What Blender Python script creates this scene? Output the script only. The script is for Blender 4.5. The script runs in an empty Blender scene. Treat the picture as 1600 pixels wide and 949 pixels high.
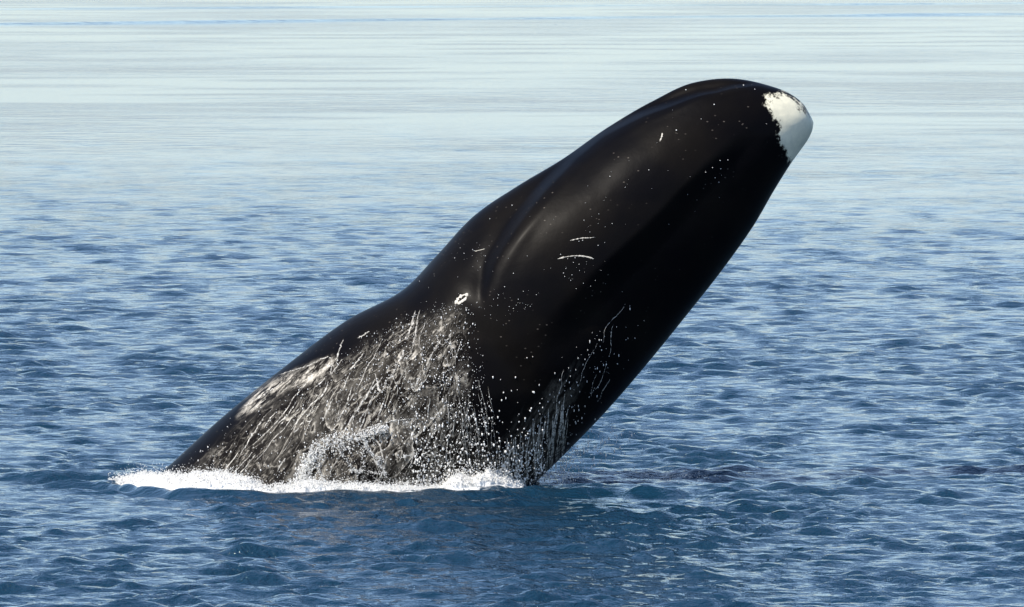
import bpy, math, random
import numpy as np
from mathutils import Vector
from mathutils.bvhtree import BVHTree

random.seed(7)
rng = np.random.default_rng(7)
scene = bpy.context.scene
col = scene.collection

# ------------------------------------------------------------------ camera
FPX = 15400.0                      # focal length in photo pixels (1600 wide)
PITCH = math.atan(0.0405)
CAM = np.array([0.0, -140.0, 8.22])
cam_d = bpy.data.cameras.new('camera')
cam_d.sensor_width = 36.0
cam_d.lens = FPX / 1600 * 36
cam_d.clip_start = 0.5
cam_d.clip_end = 60000
cam = bpy.data.objects.new('camera', cam_d)
cam.location = CAM
cam.rotation_euler = (math.pi / 2 - PITCH, 0, 0)
col.objects.link(cam)
scene.camera = cam

# ------------------------------------------------------------------ sky, sun, exposure
SUN_EL = math.radians(50)
SUN_AZ = math.atan2(-0.78, -0.62)          # compass direction towards the sun (x, y)
world = bpy.data.worlds.new('World')
scene.world = world
world.use_nodes = True
wn = world.node_tree
wn.nodes.clear()
w_out = wn.nodes.new('ShaderNodeOutputWorld')
w_bg = wn.nodes.new('ShaderNodeBackground')
w_sky = wn.nodes.new('ShaderNodeTexSky')
w_sky.sky_type = 'NISHITA'
w_sky.sun_disc = False
w_sky.sun_elevation = SUN_EL
w_sky.sun_rotation = SUN_AZ
w_sky.air_density = 0.8
w_sky.dust_density = 0.8
w_sky.ozone_density = 1.7
w_bg.inputs['Strength'].default_value = 0.15
wn.links.new(w_sky.outputs[0], w_bg.inputs['Color'])
wn.links.new(w_bg.outputs[0], w_out.inputs['Surface'])

sun_d = bpy.data.lights.new('sun', 'SUN')
sun_d.energy = 3.6
sun_d.angle = math.radians(0.5)
sun_d.color = (1.0, 0.93, 0.82)
sun = bpy.data.objects.new('sun', sun_d)
to_sun = Vector((math.sin(SUN_AZ) * math.cos(SUN_EL), math.cos(SUN_AZ) * math.cos(SUN_EL), math.sin(SUN_EL)))
sun.rotation_euler = to_sun.to_track_quat('Z', 'Y').to_euler()
sun.location = (-30, -25, 30)
col.objects.link(sun)

scene.view_settings.view_transform = 'Standard'
scene.view_settings.look = 'None'
scene.view_settings.exposure = 0.5
scene.view_settings.gamma = 1.0
scene.view_settings.use_curve_mapping = False
scene.cycles.use_denoising = True
scene.cycles.max_bounces = 6

# ------------------------------------------------------------------ helpers
R_ = np.array([1.0, 0, 0])
F_ = np.array([0, math.cos(PITCH), -math.sin(PITCH)])
U_ = np.array([0, math.sin(PITCH), math.cos(PITCH)])

def ray(px, py):
    d = F_ + (px - 800) / FPX * R_ + (474.5 - py) / FPX * U_
    return d / np.linalg.norm(d)

def at_y(px, py, Y):
    d = ray(px, py)
    return CAM + d * ((Y - CAM[1]) / d[1])

def at_z(px, py, Z=0.0):
    d = ray(px, py)
    return CAM + d * ((Z - CAM[2]) / d[2])

def project(P):
    q = P - CAM
    x = q @ R_; y = q @ U_; z = q @ F_
    return 800 + FPX * x / z, 474.5 - FPX * y / z

def sstep(a, b, x):
    t = np.clip((x - a) / (b - a), 0, 1)
    return t * t * (3 - 2 * t)

_H = rng.random((256, 256)).astype(np.float32)
def vnoise(x, y):                      # smooth 2D value noise, 0..1
    xi = np.floor(x).astype(int); yi = np.floor(y).astype(int)
    fx = x - xi; fy = y - yi
    fx = fx * fx * (3 - 2 * fx); fy = fy * fy * (3 - 2 * fy)
    a = _H[xi & 255, yi & 255]; b = _H[(xi + 1) & 255, yi & 255]
    c = _H[xi & 255, (yi + 1) & 255]; d = _H[(xi + 1) & 255, (yi + 1) & 255]
    return (a * (1 - fx) + b * fx) * (1 - fy) + (c * (1 - fx) + d * fx) * fy

def fbm(x, y, o=4):
    s = 0; a = 0.5
    for k in range(o):
        s = s + a * vnoise(x * 2 ** k + 17.3 * k, y * 2 ** k + 5.1 * k); a *= 0.5
    return s / (1 - 0.5 ** o)

def mesh_np(name, V, Fq, smooth=True):
    me = bpy.data.meshes.new(name)
    V = np.asarray(V, np.float32); Fq = np.asarray(Fq, np.int32)
    n = Fq.shape[1]
    me.vertices.add(len(V)); me.vertices.foreach_set('co', V.ravel())
    me.loops.add(Fq.size); me.loops.foreach_set('vertex_index', Fq.ravel())
    me.polygons.add(len(Fq))
    me.polygons.foreach_set('loop_start', np.arange(len(Fq), dtype=np.int32) * n)
    me.polygons.foreach_set('loop_total', np.full(len(Fq), n, np.int32))
    me.update(calc_edges=True)
    me.polygons.foreach_set('use_smooth', np.full(len(Fq), smooth))
    me.validate()
    return me

def attr(me, name, vals):
    a = me.attributes.new(name, 'FLOAT', 'POINT')
    a.data.foreach_set('value', np.asarray(vals, np.float32).ravel())

def link(name, me, mat, parent=None):
    o = bpy.data.objects.new(name, me)
    col.objects.link(o)
    if mat: me.materials.append(mat)
    if parent: o.parent = parent
    return o

class NT:                                # small node helper
    def __init__(self, name):
        self.mat = bpy.data.materials.new(name); self.mat.use_nodes = True
        self.t = self.mat.node_tree; self.t.nodes.clear()
        self.out = self.t.nodes.new('ShaderNodeOutputMaterial')
    def n(self, typ, **kw):
        nd = self.t.nodes.new(typ)
        for k, v in kw.items(): setattr(nd, k, v)
        return nd
    def set(self, sock, v):
        if isinstance(v, bpy.types.NodeSocket): self.t.links.new(v, sock)
        else: sock.default_value = v
    def math(self, op, a, b=0.0, c=0.0, clamp=False):
        nd = self.n('ShaderNodeMath', operation=op, use_clamp=clamp)
        self.set(nd.inputs[0], a); self.set(nd.inputs[1], b)
        if op in ('MULTIPLY_ADD', 'SMOOTH_MIN', 'COMPARE'): self.set(nd.inputs[2], c)
        return nd.outputs[0]
    def ramp(self, v, a, b, c=0.0, d=1.0, smooth=True):
        nd = self.n('ShaderNodeMapRange', interpolation_type='SMOOTHSTEP' if smooth else 'LINEAR')
        self.set(nd.inputs[0], v); self.set(nd.inputs[1], a); self.set(nd.inputs[2], b)
        self.set(nd.inputs[3], c); self.set(nd.inputs[4], d)
        return nd.outputs[0]
    def attr(self, name):
        return self.n('ShaderNodeAttribute', attribute_name=name).outputs['Fac']
    def obj(self):
        return self.n('ShaderNodeTexCoord').outputs['Object']
    def map(self, vec, rot=(0, 0, 0), scale=(1, 1, 1), loc=(0, 0, 0)):
        nd = self.n('ShaderNodeMapping')
        self.set(nd.inputs['Vector'], vec); nd.inputs['Rotation'].default_value = rot
        nd.inputs['Scale'].default_value = scale; nd.inputs['Location'].default_value = loc
        return nd.outputs[0]
    def noise(self, vec, scale, detail=3.0, rough=0.5, dist=0.0):
        nd = self.n('ShaderNodeTexNoise')
        self.set(nd.inputs['Vector'], vec); self.set(nd.inputs['Scale'], scale)
        nd.inputs['Detail'].default_value = detail; nd.inputs['Roughness'].default_value = rough
        nd.inputs['Distortion'].default_value = dist
        return nd.outputs['Fac']
    def mixc(self, f, a, b):
        nd = self.n('ShaderNodeMix', data_type='RGBA')
        self.set(nd.inputs[0], f); self.set(nd.inputs[6], a); self.set(nd.inputs[7], b)
        return nd.outputs[2]
    def bump(self, h, strength=1.0, dist=0.02, normal=None):
        nd = self.n('ShaderNodeBump')
        self.set(nd.inputs['Height'], h); self.set(nd.inputs['Strength'], strength)
        self.set(nd.inputs['Distance'], dist)
        if normal is not None: self.set(nd.inputs['Normal'], normal)
        return nd.outputs[0]
    def principled(self, **kw):
        nd = self.n('ShaderNodeBsdfPrincipled')
        for k, v in kw.items(): self.set(nd.inputs[k], v)
        self.t.links.new(nd.outputs[0], self.out.inputs['Surface'])
        return nd

# ------------------------------------------------------------------ materials
def water_material():
    m = NT('sea_water')
    P = m.obj()
    ruff = m.attr('ripple'); foam = m.attr('foam')
    n1 = m.noise(m.map(P, scale=(0.8, 1.0, 1.0)), 3.2, 4.0, 0.6, 0.3)
    n2 = m.noise(m.map(P, rot=(0, 0, 0.4), scale=(0.9, 1.0, 1.0)), 13.0, 3.0, 0.6, 0.2)
    b1 = m.bump(n1, m.math('MULTIPLY', ruff, 1.0), 0.11)
    b2 = m.bump(n2, m.math('MULTIPLY', ruff, 1.0), 0.024, b1)
    n3 = m.noise(m.map(P, scale=(0.50, 0.6, 1.0)), 0.9, 4.0, 0.6, 0.4)
    b2 = m.bump(n3, m.attr('far'), 0.22, b2)
    fn = m.noise(P, 7.0, 5.0, 0.65, 0.6)
    fm = m.ramp(m.math('ADD', foam, m.math('MULTIPLY', m.math('SUBTRACT', fn, 0.5), 1.3)), 0.42, 0.62)
    cl = m.mixc(fm, (0.006, 0.031, 0.060, 1), (0.80, 0.80, 0.78, 1))
    m.principled(**{'Base Color': cl, 'Roughness': m.ramp(fm, 0, 1, 0.045, 0.7), 'IOR': 1.333, 'Normal': b2})
    return m.mat

def skin_material():
    m = NT('whale_skin')
    P = m.obj()
    chin = m.attr('chin'); film = m.attr('film'); belly = m.attr('belly'); speck = m.attr('speck')
    big = m.noise(P, 0.9, 3.0)
    skin = m.mixc(m.ramp(big, 0.35, 0.7), (0.0030, 0.0028, 0.0036, 1), (0.0068, 0.0057, 0.0050, 1))
    # pale pocks and nicks
    vo = m.n('ShaderNodeTexVoronoi'); m.set(vo.inputs['Vector'], m.map(P, rot=(0, 0.7, 0), scale=(0.7, 1, 1.2))); vo.inputs['Scale'].default_value = 17.0
    sep = m.n('ShaderNodeSeparateColor'); m.set(sep.inputs[0], vo.outputs['Color'])
    dots = m.math('MULTIPLY', m.ramp(vo.outputs['Distance'], 0.10, 0.22, 1, 0), m.math('GREATER_THAN', sep.outputs[0], 0.70))
    patch = m.ramp(m.noise(P, 1.7, 2.0), 0.50, 0.66)
    dots = m.math('MULTIPLY', m.math('MULTIPLY', dots, patch), speck)
    skin = m.mixc(m.math('MULTIPLY', dots, 0.42), skin, (0.22, 0.19, 0.16, 1))
    # thin water and foam running down the flank, drawn out along the flow
    RP = m.map(P, rot=(0, math.radians(-30), 0))
    FP = m.map(RP, scale=(1.0, 1.0, 0.26))
    sx = m.n('ShaderNodeSeparateXYZ'); m.set(sx.inputs[0], RP)
    # lobed sheets: each fades in from above and stops at a bright lower rim
    ln = m.noise(m.map(RP, scale=(1.0, 1.0, 0.34)), 2.6, 2.5, 0.5, 0.35)
    saw = m.math('FRACT', m.math('ADD', m.math('MULTIPLY', ln, 6.0), m.math('MULTIPLY', sx.outputs[2], -0.9)))
    lobe = m.math('ADD', m.math('MULTIPLY', m.math('POWER', saw, 2.2), 0.46), m.ramp(saw, 0.78, 0.95, 0, 0.6))
    lobe = m.math('MULTIPLY', lobe, m.ramp(saw, 0.975, 1.0, 1, 0))
    lobe = m.math('MULTIPLY', lobe, m.ramp(m.noise(P, 1.9, 2.0), 0.44, 0.62))
    nd = m.n('ShaderNodeTexNoise'); m.set(nd.inputs['Vector'], FP); nd.inputs['Scale'].default_value = 4.2
    nd.inputs['Detail'].default_value = 3.5; nd.inputs['Roughness'].default_value = 0.55; nd.inputs['Distortion'].default_value = 0.9
    ridge = m.math('ABSOLUTE', m.math('SUBTRACT', nd.outputs['Fac'], 0.5))
    web = m.ramp(ridge, 0.0, 0.030, 1, 0)
    web2 = m.ramp(m.math('ABSOLUTE', m.math('SUBTRACT', m.noise(FP, 9.0, 2.5, 0.55, 0.6), 0.5)), 0.0, 0.035, 0.7, 0)
    fine = m.noise(m.map(P, rot=(0, math.radians(-30), 0), scale=(1, 1, 0.5)), 24.0, 3.0, 0.7)
    fspk = m.ramp(fine, 0.53, 0.66)
    broad = m.ramp(m.noise(FP, 2.0, 3.0, 0.6), 0.42, 0.70)
    veil = m.math('MULTIPLY', m.math('MULTIPLY_ADD', broad, 0.40, 0.01), m.math('MULTIPLY_ADD', fspk, 0.55, 0.01))
    wet = m.math('MAXIMUM', m.math('MULTIPLY', web, m.ramp(fine, 0.35, 0.62, 0.0, 0.6)), m.math('MULTIPLY', web2, 0.22))
    wet = m.math('MAXIMUM', wet, m.math('MAXIMUM', veil, m.math('MULTIPLY', lobe, m.ramp(fine, 0.38, 0.60, 0.25, 1.0))))
    wet = m.math('MULTIPLY', wet, m.ramp(film, 0.02, 0.9, 0, 1), clamp=True)
    fr = m.math('MULTIPLY', m.attr('froth'), m.ramp(m.noise(m.map(RP, scale=(1.0, 1.0, 0.3)), 8.0, 4.0, 0.65, 0.5), 0.44, 0.60))
    wet = m.math('MAXIMUM', wet, m.math('MULTIPLY', fr, m.ramp(fine, 0.36, 0.58, 0.35, 1.0)), clamp=True)
    skin = m.mixc(m.math('MULTIPLY', film, 0.5), skin, (0.010, 0.0075, 0.005, 1))
    skin = m.mixc(wet, skin, (0.66, 0.61, 0.52, 1))
    # white chin with a ragged border
    en = m.noise(P, 9.0, 5.0, 0.7)
    en2 = m.noise(P, 34.0, 3.0, 0.7)
    cm = m.ramp(m.math('ADD', m.math('ADD', chin, m.math('MULTIPLY', m.math('SUBTRACT', en2, 0.5), 13.0)), m.math('MULTIPLY', m.math('SUBTRACT', en, 0.5), 46.0)), -4.0, 4.0)
    ch = m.mixc(m.ramp(m.noise(P, 4.0, 5.0, 0.65), 0.3, 0.7), (0.86, 0.81, 0.62, 1), (0.68, 0.65, 0.51, 1))
    base = m.mixc(cm, skin, ch)
    rough = m.math('MULTIPLY_ADD', m.noise(P, 2.5, 4.0), 0.16, 0.32)
    bh = m.math('ADD', m.math('MULTIPLY', m.noise(P, 6.0, 4.0, 0.6), 0.5), m.math('MULTIPLY', wet, 0.6))
    m.principled(**{'Base Color': base, 'Roughness': rough, 'IOR': 1.34, 'Specular IOR Level': 0.06, 'Coat Weight': 0.03, 'Coat Roughness': 0.24, 'Coat IOR': 1.3, 'Normal': m.bump(bh, 0.35, 0.02)})
    return m.mat

def foam_material(name, c, rough=0.55, alpha=1.0):
    m = NT(name)
    n = m.noise(m.obj(), 14.0, 4.0, 0.6)
    cl = m.mixc(n, (c[0] * .86, c[1] * .88, c[2] * .92, 1), (c[0], c[1], c[2], 1))
    if alpha is True: alpha = m.ramp(m.noise(m.obj(), 20.0, 3.0, 0.65), 0.38, 0.58, 0.15, 0.95)
    m.principled(**{'Base Color': cl, 'Roughness': rough, 'IOR': 1.33, 'Alpha': alpha, 'Normal': m.bump(n, 0.3, 0.02)})
    return m.mat

def scar_material():
    m = NT('pale_scar')
    n = m.noise(m.obj(), 22.0, 4.0, 0.6)
    m.principled(**{'Base Color': m.mixc(n, (0.40, 0.36, 0.30, 1), (0.78, 0.75, 0.66, 1)), 'Roughness': 0.5})
    return m.mat

M_WATER = water_material(); M_SKIN = skin_material(); M_SCAR = scar_material()
M_FOAM = foam_material('sea_foam', (0.80, 0.785, 0.74))
M_DROP = foam_material('spray_drops', (0.92, 0.90, 0.85), 0.35)
M_RUN = foam_material('running_water', (0.62, 0.59, 0.53), 0.3, True)

# ------------------------------------------------------------------ whale body outline (photo pixels, back and belly)
TB = np.array([  # back x, y   belly x, y   half width (m)
    (-420, 1440, -380, 1480, .22), (-330, 1330, -200, 1450, .45), (-90, 1060, 240, 1370, 1.45), (130, 850, 480, 1130, 1.78),
    (262, 730, 580, 1022, 1.86), (350, 650, 670, 928, 1.86), (440, 577, 735, 860, 1.83), (540, 502, 800, 790, 1.76),
    (630, 453, 880, 712, 1.66), (680, 402, 945, 645, 1.60), (740, 338, 1010, 570, 1.54), (810, 290, 1075, 490, 1.45),
    (880, 248, 1130, 420, 1.31), (950, 199, 1178, 352, 1.14), (1020, 158, 1210, 297, .95), (1085, 129, 1235, 257, .76),
    (1145, 123, 1250, 236, .60), (1195, 132, 1262, 219, .47), (1235, 147, 1268, 207, .34), (1256, 164, 1270, 200, .21), (1268, 184, 1271, 192, .05)], float)
chord = np.r_[0, np.cumsum(np.hypot(*(np.diff((TB[:, :2] + TB[:, 2:4]) / 2, axis=0).T)) + 12)]

def pchip(x, y, xq):                     # smooth, cardinal-spline interpolation
    m = np.gradient(y, x)
    i = np.clip(np.searchsorted(x, xq) - 1, 0, len(x) - 2)
    h = x[i + 1] - x[i]; t = (xq - x[i]) / h
    return ((2 * t**3 - 3 * t**2 + 1) * y[i] + (t**3 - 2 * t**2 + t) * h * m[i]
            + (-2 * t**3 + 3 * t**2) * y[i + 1] + (t**3 - t**2) * h * m[i + 1])

NS, NTH = 560, 400
q = np.r_[np.linspace(0, chord[-5], NS - 130), np.linspace(chord[-5], chord[-1], 131)[1:]]
prof = np.stack([pchip(chord, TB[:, k], q) for k in range(5)], 1)
top = np.array([at_y(a, b, 0) for a, b in prof[:, :2]])
bot = np.array([at_y(a, b, 0) for a, b in prof[:, 2:4]])
hw = prof[:, 4]
# lip line (crease between the narrow upper jaw and the bulging lower lip)
crease_px = np.array([(1192, 134), (1165, 136), (1120, 144), (1060, 160), (1000, 183), (940, 212), (898, 246), (860, 284), (824, 326), (790, 374), (766, 415), (757, 455), (756, 490)], float)
cw = np.array([at_y(a, b, -0.7) for a, b in crease_px])
cs, cv = [], []
for p in cw:
    ax = bot - top; L2 = (ax[:, [0, 2]]**2).sum(1)
    rel = p - top
    v = (rel[:, 0] * ax[:, 0] + rel[:, 2] * ax[:, 2]) / L2
    off = np.abs(rel[:, 0] * ax[:, 2] - rel[:, 2] * ax[:, 0]) / np.sqrt(L2)
    k = int(np.argmin(off)); cs.append(q[k]); cv.append(v[k])
o_ = np.argsort(cs); cs = np.array(cs)[o_]; cv = np.array(cv)[o_]
vc = np.interp(q, cs, cv)
kdep = (0.20 * sstep(cs[0] - 6, cs[0] + 60, q) + 0.75 * sstep(cs[0] + 10, cs[0] + 240, q)) * (1 - sstep(chord[-6], chord[-3], q))
th = np.linspace(0, 2 * math.pi, NTH, endpoint=False)
v = (1 - np.cos(th)) / 2
Q, V_ = np.meshgrid(q, v, indexing='ij')
VC = vc[:, None]; KD = kdep[:, None]
side = np.where(th <= math.pi, -1.0, 1.0)
rad = np.sqrt(np.clip(1 - (1 - 2 * V_) ** 2, 0, 1))
d = V_ - VC
fwd = sstep(cs[0] + 180, cs[0] + 420, Q)
rost = 1 - KD * (0.34 + 0.24 * fwd) * (1 - sstep(-0.036, 0.020, d))            # upper jaw set in behind the lip
groove = -KD * 0.03 * np.exp(-((d + 0.05) / 0.03) ** 2)
lip = KD * 0.030 * np.exp(-((d - 0.045) / 0.035) ** 2)
yy = hw[:, None] * rad * (rost + groove + lip)
# jaw corner and neck: the head bulges a little over the trunk behind it
neck = np.exp(-((Q - (cs[0] - 35)) / 42) ** 2) * sstep(0.1, 0.35, V_) * (1 - sstep(0.8, 1.0, V_))
yy = yy * (1 - 0.045 * neck) * (1 - 0.17 * KD * (1 - sstep(chord[-8], chord[-5], Q)) * sstep(0.52, 0.68, V_))
VB = np.zeros((NS, NTH, 3))
VB[..., 0] = top[:, None, 0] + (bot - top)[:, None, 0] * V_
VB[..., 2] = top[:, None, 2] + (bot - top)[:, None, 2] * V_
VB[..., 1] = yy * side[None, :]
# gentle unevenness of blubber
und = (fbm(Q / 95 + 3, V_ * 5 + side * 9, 3) - 0.5) * (0.03 + 0.07 * (1 - sstep(cs[0] - 120, cs[0] + 60, Q))) * np.minimum(1, hw[:, None])
VB[..., 1] += und * side[None, :] * rad
PX, PY = project(np.stack([VB[..., 0], -np.abs(VB[..., 1]), VB[..., 2]], -1).reshape(-1, 3))
PX = PX.reshape(NS, NTH); PY = PY.reshape(NS, NTH)

def poly_sd(px, py, poly):               # signed distance in px, positive inside
    poly = np.asarray(poly, float); n = len(poly)
    best = np.full(px.shape, 1e9); inside = np.zeros(px.shape, bool)
    for i in range(n):
        x0, y0 = poly[i]; x1, y1 = poly[(i + 1) % n]
        dx, dy = x1 - x0, y1 - y0
        t = np.clip(((px - x0) * dx + (py - y0) * dy) / (dx * dx + dy * dy + 1e-9), 0, 1)
        best = np.minimum(best, np.hypot(px - x0 - t * dx, py - y0 - t * dy))
        c = ((y0 > py) != (y1 > py)) & (px < dx * (py - y0) / (dy + 1e-12) + x0)
        inside ^= c
    return np.where(inside, best, -best)

# flipper shoulder pressing out of the flank at the water
fl = poly_sd(PX, PY, [(640, 668), (560, 676), (505, 692), (482, 730), (470, 800), (560, 860), (660, 800), (690, 720)])
VB[..., 1] += side[None, :] * 0.13 * sstep(-10, 55, fl)
ring = np.arange(NS * NTH).reshape(NS, NTH)
faces = np.stack([ring[:-1], np.roll(ring[:-1], -1, 1), np.roll(ring[1:], -1, 1), ring[1:]], -1).reshape(-1, 4)
Vb = VB.reshape(-1, 3)
body_me = mesh_np('body', Vb, faces)
# close the two ends
import bmesh
bm = bmesh.new(); bm.from_mesh(body_me)
bmesh.ops.holes_fill(bm, edges=[e for e in bm.edges if e.is_boundary])
bmesh.ops.recalc_face_normals(bm, faces=bm.faces)
for f in bm.faces: f.smooth = True
bm.to_mesh(body_me); bm.free()

chin = poly_sd(PX, PY, [(1200, 150), (1227, 148), (1240, 154), (1253, 168), (1263, 178), (1300, 190), (1300, 270), (1242, 264), (1230, 243), (1219, 215), (1218, 190), (1200, 174)])
flank = poly_sd(PX, PY, [(225, 770), (300, 712), (380, 640), (450, 595), (520, 556), (620, 492), (700, 470), (738, 480), (742, 560), (748, 640), (790, 700), (800, 820), (200, 900)])
film = sstep(-6, 45, flank) * (0.55 + 0.45 * np.exp(-(((PX - 650) / 110) ** 2 + ((PY - 590) / 130) ** 2)))
edge = poly_sd(PX, PY, [(380, 640), (395, 612), (440, 585), (520, 552), (535, 562), (500, 600), (430, 618), (385, 650)])
film = np.maximum(film, 0.95 * sstep(-5, 12, edge))
fall = poly_sd(PX, PY, [(770, 700), (860, 590), (905, 560), (912, 600), (880, 690), (870, 770), (770, 775)])
film = np.maximum(film, 0.22 * sstep(-10, 30, fall))
attr(body_me, 'chin', np.clip(chin, -60, 60))
attr(body_me, 'film', film)
attr(body_me, 'froth', np.maximum(0.95 * sstep(-7, 10, poly_sd(PX, PY, [(372, 652), (398, 610), (440, 588), (515, 558), (528, 568), (500, 596), (455, 606), (400, 640)])),
    np.maximum(0.8 * np.maximum(sstep(-9, 10, poly_sd(PX, PY, [(478, 765), (484, 715), (505, 688), (545, 680), (548, 696), (515, 706), (503, 765)])), sstep(-8, 10, poly_sd(PX, PY, [(590, 672), (650, 650), (660, 662), (600, 682)]))), 0.12 * sstep(-10, 30, fall))))
attr(body_me, 'belly', V_)
attr(body_me, 'speck', 1 - 0.75 * sstep(0.6, 0.8, V_))

whale = bpy.data.objects.new('whale', None)
base_pt = Vector((float(Vb[:, 0].mean()), 0, 0))
whale.location = base_pt
col.objects.link(whale)
whale['label'] = 'black whale with white chin breaching out of the sea, water streaming off its flank'
whale['category'] = 'whale'
body = link('body', body_me, M_SKIN, whale)
body.matrix_parent_inverse = whale.matrix_world.inverted()
body.location = -base_pt
dg = bpy.context.evaluated_depsgraph_get()
bvh = BVHTree.FromPolygons([Vector(p) for p in Vb], faces.tolist())
CV = Vector(CAM)

def hit(px, py):
    r = bvh.ray_cast(CV, Vector(ray(px, py)))
    return r[0], r[1]

def ribbon_mesh(paths, name):
    """paths: list of (pixel polyline, half widths in m, lift). Raised, three-sided strips lying on the skin."""
    VV, FF = [], []
    for pts, ws, lift in paths:
        seg = []
        P3 = [hit(*p) for p in pts]
        run = []
        for (p, n), w in zip(P3, ws):
            if p is None:
                if len(run) > 2: seg.append(run)
                run = []
            else: run.append((p, n, w))
        if len(run) > 2: seg.append(run)
        for run in seg:
            b = len(VV)
            for i, (p, n, w) in enumerate(run):
                t = (run[min(i + 1, len(run) - 1)][0] - run[max(i - 1, 0)][0])
                s = n.cross(t)
                if s.length < 1e-9: s = Vector((1, 0, 0))
                s.normalize()
                VV.append(p + s * w - n * 0.004); VV.append(p + n * (lift * w + 0.004)); VV.append(p - s * w - n * 0.004)
                if i:
                    k = b + 3 * i
                    FF += [(k - 3, k - 2, k + 1, k), (k - 2, k - 1, k + 2, k + 1)]
    return mesh_np(name, np.array(VV), np.array(FF))

def scar(pts, w, dots=0):
    pts = np.array(pts, float); n = 26
    t = np.linspace(0, 1, len(pts)); tt = np.linspace(0, 1, n)
    xs = np.interp(tt, t, pts[:, 0]); ys = np.interp(tt, t, pts[:, 1])
    k = np.array([.25, .5, .25])
    for _ in range(3):
        xs[1:-1] = np.convolve(xs, k, 'valid'); ys[1:-1] = np.convolve(ys, k, 'valid')
    ws = w * (0.35 + 1.1 * rng.random(n)) * np.minimum(1, np.minimum(tt, 1 - tt) * 8 + .25)
    o = link('scar', ribbon_mesh([(list(zip(xs, ys)), ws, 0.25)], 'scar'), M_SCAR, body)
    return o

scar([(871, 405), (882, 402), (895, 400), (908, 400), (920, 402), (928, 405)], 0.013)
scar([(891, 376), (900, 374), (910, 372), (921, 372), (930, 371)], 0.010)
scar([(742, 393), (750, 391), (758, 389)], 0.006)
scar([(1031, 221), (1034, 214), (1035, 208)], 0.014)
sc = scar([(721 + (9.5 + rng.normal(0, 1.6)) * math.cos(a), 467 + (5 + rng.normal(0, 1.1)) * math.sin(a) - 5 * math.cos(a)) for a in np.linspace(0.4, 6.6, 18)], 0.034)
sc['label'] = 'white ring shaped scar behind the jaw corner'

# ------------------------------------------------------------------ sea
# tessellation: finest around the whale, coarser towards the horizon
dist = [3.0, 8, 16, 28, 44, 60, 76, 90, 98, 103, 106]
while dist[-1] < 26000:
    dd = dist[-1]
    step = 0.095 * (dd / 140) ** 2
    if 660 < dd < 840: step = min(step, 1.1)
    dist.append(dd + min(step, 0.25 * dd))
dist = np.array(dist)
fan = np.r_[np.linspace(-math.pi, -0.35, 26)[:-1], np.linspace(-0.35, -0.072, 50)[:-1], np.linspace(-0.072, 0.072, 540),
            np.linspace(0.072, 0.35, 50)[1:], np.linspace(0.35, math.pi, 26)[1:-1]]
D, A = np.meshgrid(dist, fan, indexing='ij')
X = (D * np.sin(A)).astype(np.float32); Y = (CAM[1] + D * np.cos(A)).astype(np.float32)
dstep = np.gradient(dist)[:, None].astype(np.float32)
astep = (np.gradient(np.unwrap(fan))[None, :] * D).astype(np.float32)
res = np.maximum(dstep, astep * 0.7)

lane = fbm(X * 0.018 + 4, Y * 0.035 + 2, 3)
calm = sstep(45, 225, Y + 110 * (lane - 0.5))
patch = 0.72 + 0.56 * fbm(X * 0.16 + 40, Y * 0.04 + 3, 2)
streak = fbm(X * 0.10 + 11, Y * 0.15 + 7, 4)
grp = 0.62 + 0.72 * sstep(0.34, 0.72, fbm(X * 1.2 + 9, Y * 0.30 + 21, 3))
amp = (1 - calm) * patch * grp + calm * (0.15 + 0.34 * sstep(0.46, 0.72, streak))
Z = np.zeros_like(X); DX = np.zeros_like(X); DY = np.zeros_like(X)
NW = 130
lam = np.exp(np.linspace(math.log(0.24), math.log(2.4), NW))
for i in range(NW):
    L = lam[i] * rng.uniform(.97, 1.03); k = 2 * math.pi / L
    ang = rng.normal(-math.pi / 2 + 0.15, 0.55)
    ph = rng.uniform(0, 2 * math.pi)
    slope = 0.0345 * (1.0 if L < 0.75 else (0.75 / L) ** 1.2)
    a = slope / k
    fade = np.clip((L / res - 1.9) / 1.8, 0, 1)
    p = k * (math.cos(ang) * X + math.sin(ang) * Y) + ph
    af = a * fade * amp
    Z += af * np.cos(p)
    DX -= 0.15 * af * math.cos(ang) * np.sin(p); DY -= 0.15 * af * math.sin(ang) * np.sin(p)
# water pushed up around the whale
front_px = np.array([(-300, 757), (60, 753), (150, 751), (180, 755), (230, 762), (290, 767), (400, 768), (650, 768), (830, 763), (940, 763), (1080, 766), (1250, 768), (1500, 768)], float)
fpos = np.array([at_z(a, b, 0.05) for a, b in front_px])
fy = np.interp(X, fpos[:, 0], fpos[:, 1])
along = sstep(-7.6, -5.6, X) * (1 - sstep(1.8, 4.4, X))
near = (D < 190) & (np.abs(X) < 14)
wob = (fbm(X * 0.9 + 3, Y * 0.4, 3) - 0.5)
dyf = Y - fy + 0.35 + 0.5 * wob
Z += np.where(near, along * (0.075 * np.exp(-(dyf / 0.30) ** 2) - 0.05 * np.exp(-((dyf + 0.75) / 0.35) ** 2)), 0)
# chop thrown out to the right of the chest and a curling ripple off the tail side
def packet(cx, cy, sx, sy, a, L, tilt=0.0, ph=0.0):
    u = Y - cy + tilt * (X - cx) + 1.1 * wob
    g = np.exp(-((X - cx) / sx) ** 2 - (u / sy) ** 2)
    return np.where(near, a * g * np.cos(2 * math.pi * u / L + ph), 0)
pR = at_z(1060, 770); pL = at_z(95, 750); pW = at_z(1050, 745)
Z += packet(pR[0], pR[1], 2.2, 1.3, 0.055, 1.15, 0.06) + packet(pL[0], pL[1], 0.9, 0.7, 0.11, 1.4, -0.2)
Z += packet(pW[0], pW[1], 0.8, 0.5, 0.07, 1.2)
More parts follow.
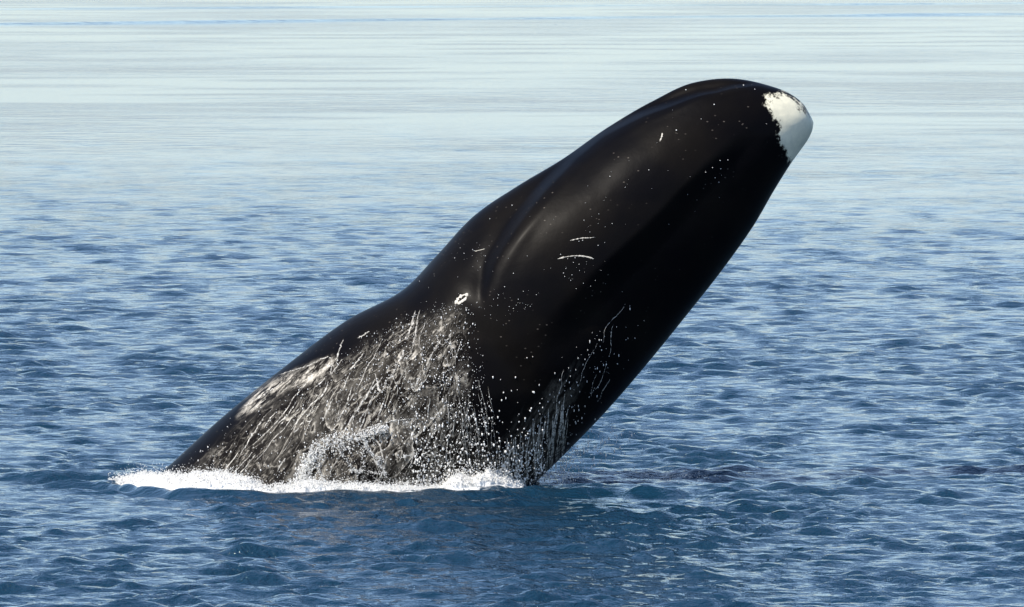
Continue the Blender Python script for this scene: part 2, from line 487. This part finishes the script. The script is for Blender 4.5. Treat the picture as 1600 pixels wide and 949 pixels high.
# far wave lines
for yl, tilt, hgt in ((568, 0.84, .11), (655, 0.6, .08)):
    u = Y - yl - tilt * (X) - 10 * (fbm(X * 0.03, Y * 0 + yl, 2) - .5)
    Z += np.where((D > 500) & (D < 1200) & (np.abs(A) < .3), hgt * np.exp(-(u / 1.8) ** 2) * (0.5 + fbm(X * .1, Y * 0 + 3, 2)), 0).astype(np.float32)

body_wl = []
for xx in np.linspace(-5.4, 0.6, 80):
    r = bvh.ray_cast(Vector((xx, -12, 0.03)), Vector((0, 1, 0)))
    body_wl.append((xx, r[0].y if r[0] is not None else np.nan))
body_wl = np.array(body_wl)
ok = ~np.isnan(body_wl[:, 1]); wl_x = body_wl[ok, 0]; wl_y = body_wl[ok, 1]

def in_band(x, y):
    f = np.interp(x, fpos[:, 0], fpos[:, 1])
    b = np.interp(x, wl_x, wl_y, left=0.4, right=0.0)
    return f, b
ff, bb = in_band(X, Y)
xl = at_z(172, 750)[0]; xr = at_z(815, 762)[0]
fo = sstep(-0.05, 0.20, Y - ff) * (1 - sstep(0.0, 0.5, Y - np.maximum(bb, ff + .5) - .2)) * sstep(xl - .1, xl + .7, X) * (1 - sstep(xr - .1, xr + .5, X))
g2 = np.exp(-((X - pW[0]) / 0.75) ** 2 - ((Y - pW[1]) / 0.55) ** 2)
fo = np.where(near, np.maximum(fo * (1.15 - 0.62 * sstep(-3.9, -3.2, X)), 0.50 * g2), 0)
Vs = np.stack([X + DX, Y + DY, Z], -1).reshape(-1, 3)
nr, nc = X.shape
idx = np.arange(nr * nc).reshape(nr, nc)
nxt = np.roll(idx, -1, 1)
fs = np.stack([idx[:-1], nxt[:-1], nxt[1:], idx[1:]], -1).reshape(-1, 4)[:, ::-1]
sea_me = mesh_np('water', Vs, fs)
attr(sea_me, 'far', calm * sstep(0.3, 0.7, fbm(X * 0.05 + 2, Y * 0.025 + 8, 3)))
attr(sea_me, 'ripple', np.clip(amp, 0, 1.3))
attr(sea_me, 'foam', fo)
sea = link('water', sea_me, M_WATER)
sea['kind'] = 'structure'

# ------------------------------------------------------------------ water running off the whale
def smoothpath(x, y, n, fx, fy, step, wander):
    pts = [(x, y)]; a = 0.0
    for _ in range(n):
        a = 0.82 * a + rng.normal(0, wander)
        dx, dy = fx(x, y), fy(x, y)
        L = math.hypot(dx, dy); dx /= L; dy /= L
        dx, dy = dx * math.cos(a) - dy * math.sin(a), dx * math.sin(a) + dy * math.cos(a)
        x += dx * step; y += dy * step; pts.append((x, y))
    return pts

def inside(poly, x, y):
    return poly_sd(np.array([x], float), np.array([y], float), poly)[0] > 0

def rivulets(poly, count, nmin, nmax, fx, fy, w, wander=0.16, step=4.0, lift=.5, yend=764):
    out = []
    xs = [p[0] for p in poly]; ys = [p[1] for p in poly]
    while len(out) < count:
        x = rng.uniform(min(xs), max(xs)); y = rng.uniform(min(ys), max(ys))
        if not inside(poly, x, y): continue
        n = int(rng.integers(nmin, nmax))
        pts = [p for p in smoothpath(x, y, n, fx, fy, step, wander) if p[1] < yend]
        if len(pts) < 5: continue
        t = np.linspace(0, 1, len(pts))
        ww = w * rng.uniform(.35, 1.25) * (0.25 + 0.75 * np.sin(np.pi * np.clip(t * .9 + .08, 0, 1))) * (0.55 + 0.9 * rng.random(len(pts)))
        out.append((pts, ww, lift))
    return out

flank_poly = [(285, 715), (380, 635), (450, 592), (520, 556), (620, 492), (700, 475), (735, 500), (740, 640), (760, 740), (300, 745)]
lean = lambda x, y: -(0.30 + 0.75 * np.clip((640 - x) / 330, -.25, 1))
runs = rivulets(flank_poly, 18, 10, 34, lean, lambda x, y: 1.0, 0.013, .08)
runs += rivulets(flank_poly, 18, 5, 12, lean, lambda x, y: 1.0, 0.012, .14)
runs += rivulets([(385, 645), (400, 612), (450, 584), (525, 552), (530, 566), (470, 604), (410, 628)], 7, 5, 12, lambda x, y: -1.0, lambda x, y: 0.75, 0.010, .08)
runs += rivulets([(772, 700), (840, 648), (885, 605), (900, 615), (882, 685), (862, 738), (778, 742)], 80, 10, 34, lambda x, y: -0.07, lambda x, y: 1.0, 0.012, .06)
runs += rivulets([(880, 560), (960, 470), (1010, 440), (1005, 520), (930, 640), (885, 650)], 7, 6, 20, lambda x, y: -0.42, lambda x, y: 1.0, 0.006, .14)
runs += rivulets([(690, 520), (745, 520), (790, 700), (760, 745), (690, 740)], 26, 6, 24, lambda x, y: 0.12, lambda x, y: 1.0, 0.006, .07)
# the streaks one can follow singly
TR = [[(250, 345), (400, 300), (500, 250), (520, 265), (515, 290), (540, 325)], [(540, 275), (555, 220), (575, 165)],
      [(740, 340), (760, 430), (775, 435), (800, 370), (820, 360), (860, 280), (885, 240), (880, 205)], [(890, 170), (940, 70)], [(600, 330), (640, 290), (680, 235)],
      [(250, 610), (330, 500), (340, 480)], [(50, 755), (90, 690), (140, 610), (180, 550)], [(540, 600), (590, 510), (620, 410)], [(680, 490), (720, 410), (740, 365)],
      [(745, 590), (770, 520), (790, 470)], [(935, 430), (960, 370), (975, 340)], [(1000, 300), (1030, 240), (1080, 160)],
      [(430, 440), (460, 465), (490, 420), (500, 380)], [(60, 515), (130, 470), (200, 430), (270, 390)],
      [(380, 570), (400, 590), (430, 570)], [(640, 640), (740, 605), (830, 580), (900, 575), (940, 570)], [(700, 640), (760, 700), (780, 770), (790, 800)], [(680, 660), (720, 740), (760, 830)],
      [(1235, 520), (1260, 600), (1275, 660)], [(1290, 560), (1310, 640)], [(650, 160), (710, 125)], [(460, 600), (500, 520), (520, 470)], [(170, 620), (200, 570), (230, 540)]]
for tr in TR:
    tr = np.array(tr, float) / 3.27 + (360, 480)
    n = max(10, int(np.hypot(*np.diff(tr, axis=0).T).sum() / 2.2))
    cl = np.r_[0, np.cumsum(np.hypot(*np.diff(tr, axis=0).T))]; tt = np.linspace(0, cl[-1], n)
    xs = np.interp(tt, cl, tr[:, 0]); ys = np.interp(tt, cl, tr[:, 1])
    for _ in range(2):
        xs[1:-1] = np.convolve(xs, [.25, .5, .25], 'valid'); ys[1:-1] = np.convolve(ys, [.25, .5, .25], 'valid')
    xs += rng.normal(0, .5, n); ys += rng.normal(0, .5, n)
    runs.append((list(zip(xs, ys)), rng.uniform(.011, .020) * (.35 + .9 * rng.random(n)) * np.minimum(1, .3 + 4 * np.minimum(tt, cl[-1] - tt) / cl[-1]), .4))
# lobed edges of thin sheets of water sliding down the flank
for _ in range(10):
    x = rng.uniform(430, 725); y = rng.uniform(500, 660)
    if not inside(flank_poly, x, y): continue
    h = rng.uniform(14, 42); wv = rng.uniform(6, 16)
    pts = []
    for t in np.linspace(-1, 1, 22):
        px = x + wv * t - lean(x, y) * h * t * t * -1 * -1
        pts.append((px + rng.normal(0, .6) , y + h * (1 - abs(t) ** 1.6) + rng.normal(0, .6) - (6 if t > 0 else 0) * t))
    runs.append((pts, 0.009 * (0.4 + 0.9 * rng.random(22)), .5))
rv = link('streaming_water', ribbon_mesh(runs, 'streaming_water'), M_RUN)
rv['kind'] = 'stuff'; rv['label'] = 'pale rivulets of water streaming down the dark flank of the whale'; rv['category'] = 'running water'

# ------------------------------------------------------------------ drops, spray and foam made of small blobs
t_ = (1 + 5 ** .5) / 2
ICO_V = np.array([(-1, t_, 0), (1, t_, 0), (-1, -t_, 0), (1, -t_, 0), (0, -1, t_), (0, 1, t_), (0, -1, -t_), (0, 1, -t_), (t_, 0, -1), (t_, 0, 1), (-t_, 0, -1), (-t_, 0, 1)])
ICO_V /= np.linalg.norm(ICO_V[0])
ICO_F = np.array([(0, 11, 5), (0, 5, 1), (0, 1, 7), (0, 7, 10), (0, 10, 11), (1, 5, 9), (5, 11, 4), (11, 10, 2), (10, 7, 6), (7, 1, 8), (3, 9, 4), (3, 4, 2), (3, 2, 6), (3, 6, 8), (3, 8, 9), (4, 9, 5), (2, 4, 11), (6, 2, 10), (8, 6, 7), (9, 8, 1)])

def blobs(name, C, Rr, mat, squash=None, core=None):
    C = np.asarray(C, float); Rr = np.asarray(Rr, float); n = len(C)
    J = ICO_V[None] * Rr[:, None, None] * (0.75 + 0.5 * rng.random((n, 12, 1)))
    if squash is not None: J[..., 2] *= np.asarray(squash)[:, None]
    VV = (C[:, None, :] + J).reshape(-1, 3)
    FF = (ICO_F[None] + 12 * np.arange(n)[:, None, None]).reshape(-1, 3)
    if core is not None:
        cf = core[1] + len(VV); VV = np.concatenate([VV, core[0]])
        FF = np.concatenate([FF, cf[:, [0, 1, 2]], cf[:, [0, 2, 3]]])
    return link(name, mesh_np(name, VV, FF), mat)

C, Rr, Sq = [], [], []
def add(p, r, s=1.0): C.append(p); Rr.append(r); Sq.append(s)
def on_skin(px, py, r, out=0.0, s=1.0):
    p, n = hit(px, py)
    if p is None: return
    add(tuple(p + n * (r * 0.6 + out)), r, s)

# drops over the flank, dense in the middle, thinning to the jaw
flank_b = [(300, 715), (400, 625), (520, 560), (620, 495), (740, 480), (760, 600), (800, 760), (300, 760)]
k = 0
while k < 2800:
    x, y = (rng.normal(660, 75), rng.normal(620, 85)) if rng.random() < .62 else (rng.uniform(300, 800), rng.uniform(480, 762))
    if not inside(flank_b, x, y): continue
    k += 1
    r = 0.0024 + 0.008 * rng.random() ** 4
    on_skin(x, y, r, rng.exponential(.02), rng.uniform(.8, 1.9))
for _ in range(1500):                           # low in front of the chest
    x = rng.uniform(640, 850); y = 762 - rng.exponential(38)
    on_skin(x, y, 0.004 + 0.010 * rng.random() ** 2, rng.exponential(.05), rng.uniform(1, 2.2))
for _ in range(230):                            # strings of drops along the chest
    t = rng.random() ** .6; x = 1000 - 190 * t + rng.normal(0, 16 + 18 * t); y = 455 + 290 * t + rng.normal(0, 18)
    on_skin(x, y, 0.002 + 0.005 * rng.random() ** 2, 0, rng.uniform(1.5, 4.5))
for _ in range(60):                            # beads on the head
    t = rng.random(); x = 690 + 480 * t + rng.normal(0, 45); y = 440 - 250 * t + rng.normal(0, 55)
    on_skin(x, y, 0.0025 + 0.006 * rng.random() ** 3)
for a in ((1072, 141), (1162, 134), (1116, 164), (1057, 204), (1014, 266), (1125, 251), (1137, 250), (1113, 262), (1126, 264), (1117, 278), (1123, 285), (982, 178)):
    on_skin(a[0], a[1], 0.010 if a[1] < 230 else 0.007)
for (cx, cy, sx, sy, n) in ((905, 420, 26, 14, 26), (930, 360, 24, 16, 12), (735, 395, 16, 9, 14), (745, 405, 10, 12, 12), (790, 480, 25, 12, 22), (820, 470, 20, 8, 14), (700, 480, 26, 10, 60)):
    for _ in range(n):
        on_skin(rng.normal(cx, sx), rng.normal(cy, sy), 0.002 + 0.005 * rng.random() ** 2, 0, 1)
# drops falling from the throat to the sea on the right
for _ in range(520):
    t = rng.random() ** .6; x = 930 - 95 * t + rng.exponential(26); y = 668 + 92 * t + rng.normal(0, 6)
    Yd = rng.normal(-0.15, .25)
    p = at_y(x, y, Yd)
    if p[2] > 0: add(tuple(p), 0.0035 + 0.006 * rng.random() ** 2, rng.uniform(1.5, 4))
sp = blobs('spray_drops', C, Rr, M_DROP, Sq)
sp['kind'] = 'stuff'; sp['label'] = 'fine white drops scattered over the whale and falling from its throat'; sp['category'] = 'water spray'

C, Rr, Sq = [], [], []
HP = np.array([(168, 3), (200, 12), (240, 20), (300, 30), (350, 32), (385, 22), (410, 9), (450, 9), (480, 20), (520, 13), (560, 12), (600, 11), (630, 8), (660, 3), (690, 7), (715, 26), (740, 22), (765, 38), (790, 18), (815, 5)], float)   # height of the foam in px

def foam_h(px, t):
    hm = np.interp(px, HP[:, 0], HP[:, 1]) / 110
    n = fbm(px / 26.0 + 3, t * 2.2 + 1, 4) * 0.7 + 0.6 * np.abs(fbm(px / 7.0, t * 7, 3) - .5)
    return hm * (0.30 + 1.1 * n) * (0.30 + 0.70 * np.sin(np.pi * np.clip(0.12 + t * .72, 0, 1)))
def foam_xy(px, t):
    f = np.interp(px, front_px[:, 0], front_px[:, 1])
    g = np.array([at_z(a, c - 1, 0.04) for a, c in zip(np.ravel(px), np.ravel(f))]).reshape(np.shape(px) + (3,))
    yb = np.interp(g[..., 0], wl_x, wl_y, left=0.3, right=0.0)
    tp = 0.12 + 0.88 * sstep(150, 215, px)
    return g[..., 0], g[..., 1] + .06 + (np.maximum(yb, g[..., 1] + .4) - g[..., 1] + .05) * t * tp
gp, gt = np.meshgrid(np.linspace(168, 818, 560), np.linspace(0, 1, 46), indexing='ij')
gx, _ = foam_xy(gp[:, :1], 0 * gp[:, :1]); _, gy = foam_xy(gp, gt)
gap = sstep(0.47, 0.62, fbm(gp / 30 + 50, gt * 3 + 9, 4)) * sstep(392, 420, gp)
gz = -0.16 * gap + foam_h(gp, gt) * sstep(0, .08, gt) - 0.03 * (1 - sstep(0, .1, gt)) + .035 * (rng.random(gp.shape) - .5) * sstep(160, 230, gp)
ii = np.arange(gp.size).reshape(gp.shape)
core_v = np.stack([np.broadcast_to(gx, gp.shape) + .012 * (rng.random(gp.shape) - .5), gy, gz], -1).reshape(-1, 3)
core_f = np.stack([ii[:-1, :-1], ii[1:, :-1], ii[1:, 1:], ii[:-1, 1:]], -1).reshape(-1, 4)
pxs = rng.uniform(168, 818, 17000); ts = rng.random(17000)
bx_, by_ = foam_xy(pxs, ts); bz_ = foam_h(pxs, ts)
up = rng.exponential(.022, 17000) * (1 + 1.5 * (rng.random(17000) < .15))
gapb = sstep(0.47, 0.62, fbm(pxs / 30 + 50, ts * 3 + 9, 4)) * sstep(392, 420, pxs)
for i in range(17000):
    if rng.random() < .85 * gapb[i]: continue
    if rng.random() < .12: up[i] *= 2.2
    add((bx_[i] + rng.normal(0, .01), by_[i], bz_[i] + up[i]), (0.004 + 0.010 * rng.random() ** 2) / (1 + 6 * up[i]), rng.uniform(.7, 1.3))
# sheet thrown up round the flipper: an arch of foam with dripping threads
arch = np.array([(470, 762), (478, 735), (488, 708), (508, 690), (535, 682), (565, 684), (588, 676), (604, 671)], float)
ta = np.linspace(0, 1, len(arch))
for _ in range(2600):
    t = rng.random() ** 1.7
    x = np.interp(t, ta, arch[:, 0]) + rng.normal(0, 5.5 * (1.25 - t)); y = np.interp(t, ta, arch[:, 1]) + rng.normal(0, 5.5 * (1.2 - t)) + rng.exponential(8) * (t < .7)
    on_skin(x + rng.normal(0, 2.5), y + rng.normal(0, 3), 0.003 + 0.010 * rng.random() ** 2, abs(rng.normal(0, .08)), rng.uniform(.8, 1.8))
for (x0, y0, x1, y1, n) in ((560, 684, 592, 720, 260), (592, 715, 600, 745, 160), (500, 700, 505, 760, 300), (530, 690, 545, 730, 160), (545, 735, 600, 740, 200), (625, 715, 640, 712, 90), (490, 700, 470, 750, 400), (620, 664, 648, 658, 60), (575, 690, 560, 745, 160)):
    ph = rng.uniform(0, 6)
    for _ in range(n):
        t = rng.random()
        on_skin(x0 + (x1 - x0) * t + 4 * math.sin(7 * t + ph) + rng.normal(0, 1.6), y0 + (y1 - y0) * t + rng.normal(0, 1.6), 0.0025 + 0.006 * rng.random() ** 2, abs(rng.normal(0, .05)))
# tongues of splash in front of the chest
for _ in range(26):
    x0 = rng.normal(755, 32); hgt = rng.uniform(12, 46); ln = rng.normal(0, .35)
    for j in range(60):
        t = rng.random() ** 1.3
        x = x0 + ln * hgt * t + rng.normal(0, 2.2); y = 764 - hgt * t + rng.normal(0, 1.5)
        on_skin(x, y, (0.006 + 0.016 * rng.random()) * (1.1 - .7 * t), .05 + .15 * rng.random())
for _ in range(420):                            # frothy wavelet to the right
    x = rng.normal(1050, 34); y = rng.normal(742, 4)
    p = at_z(x, y, 0.05); add((p[0], p[1], max(.03, p[2] + rng.normal(0, .03))), 0.003 + 0.005 * rng.random(), .7)
sf = blobs('splash_foam', C, Rr, M_FOAM, Sq, (core_v, core_f))
sf['kind'] = 'stuff'; sf['label'] = 'white foam and splash churned up along the waterline of the whale'; sf['category'] = 'foam'
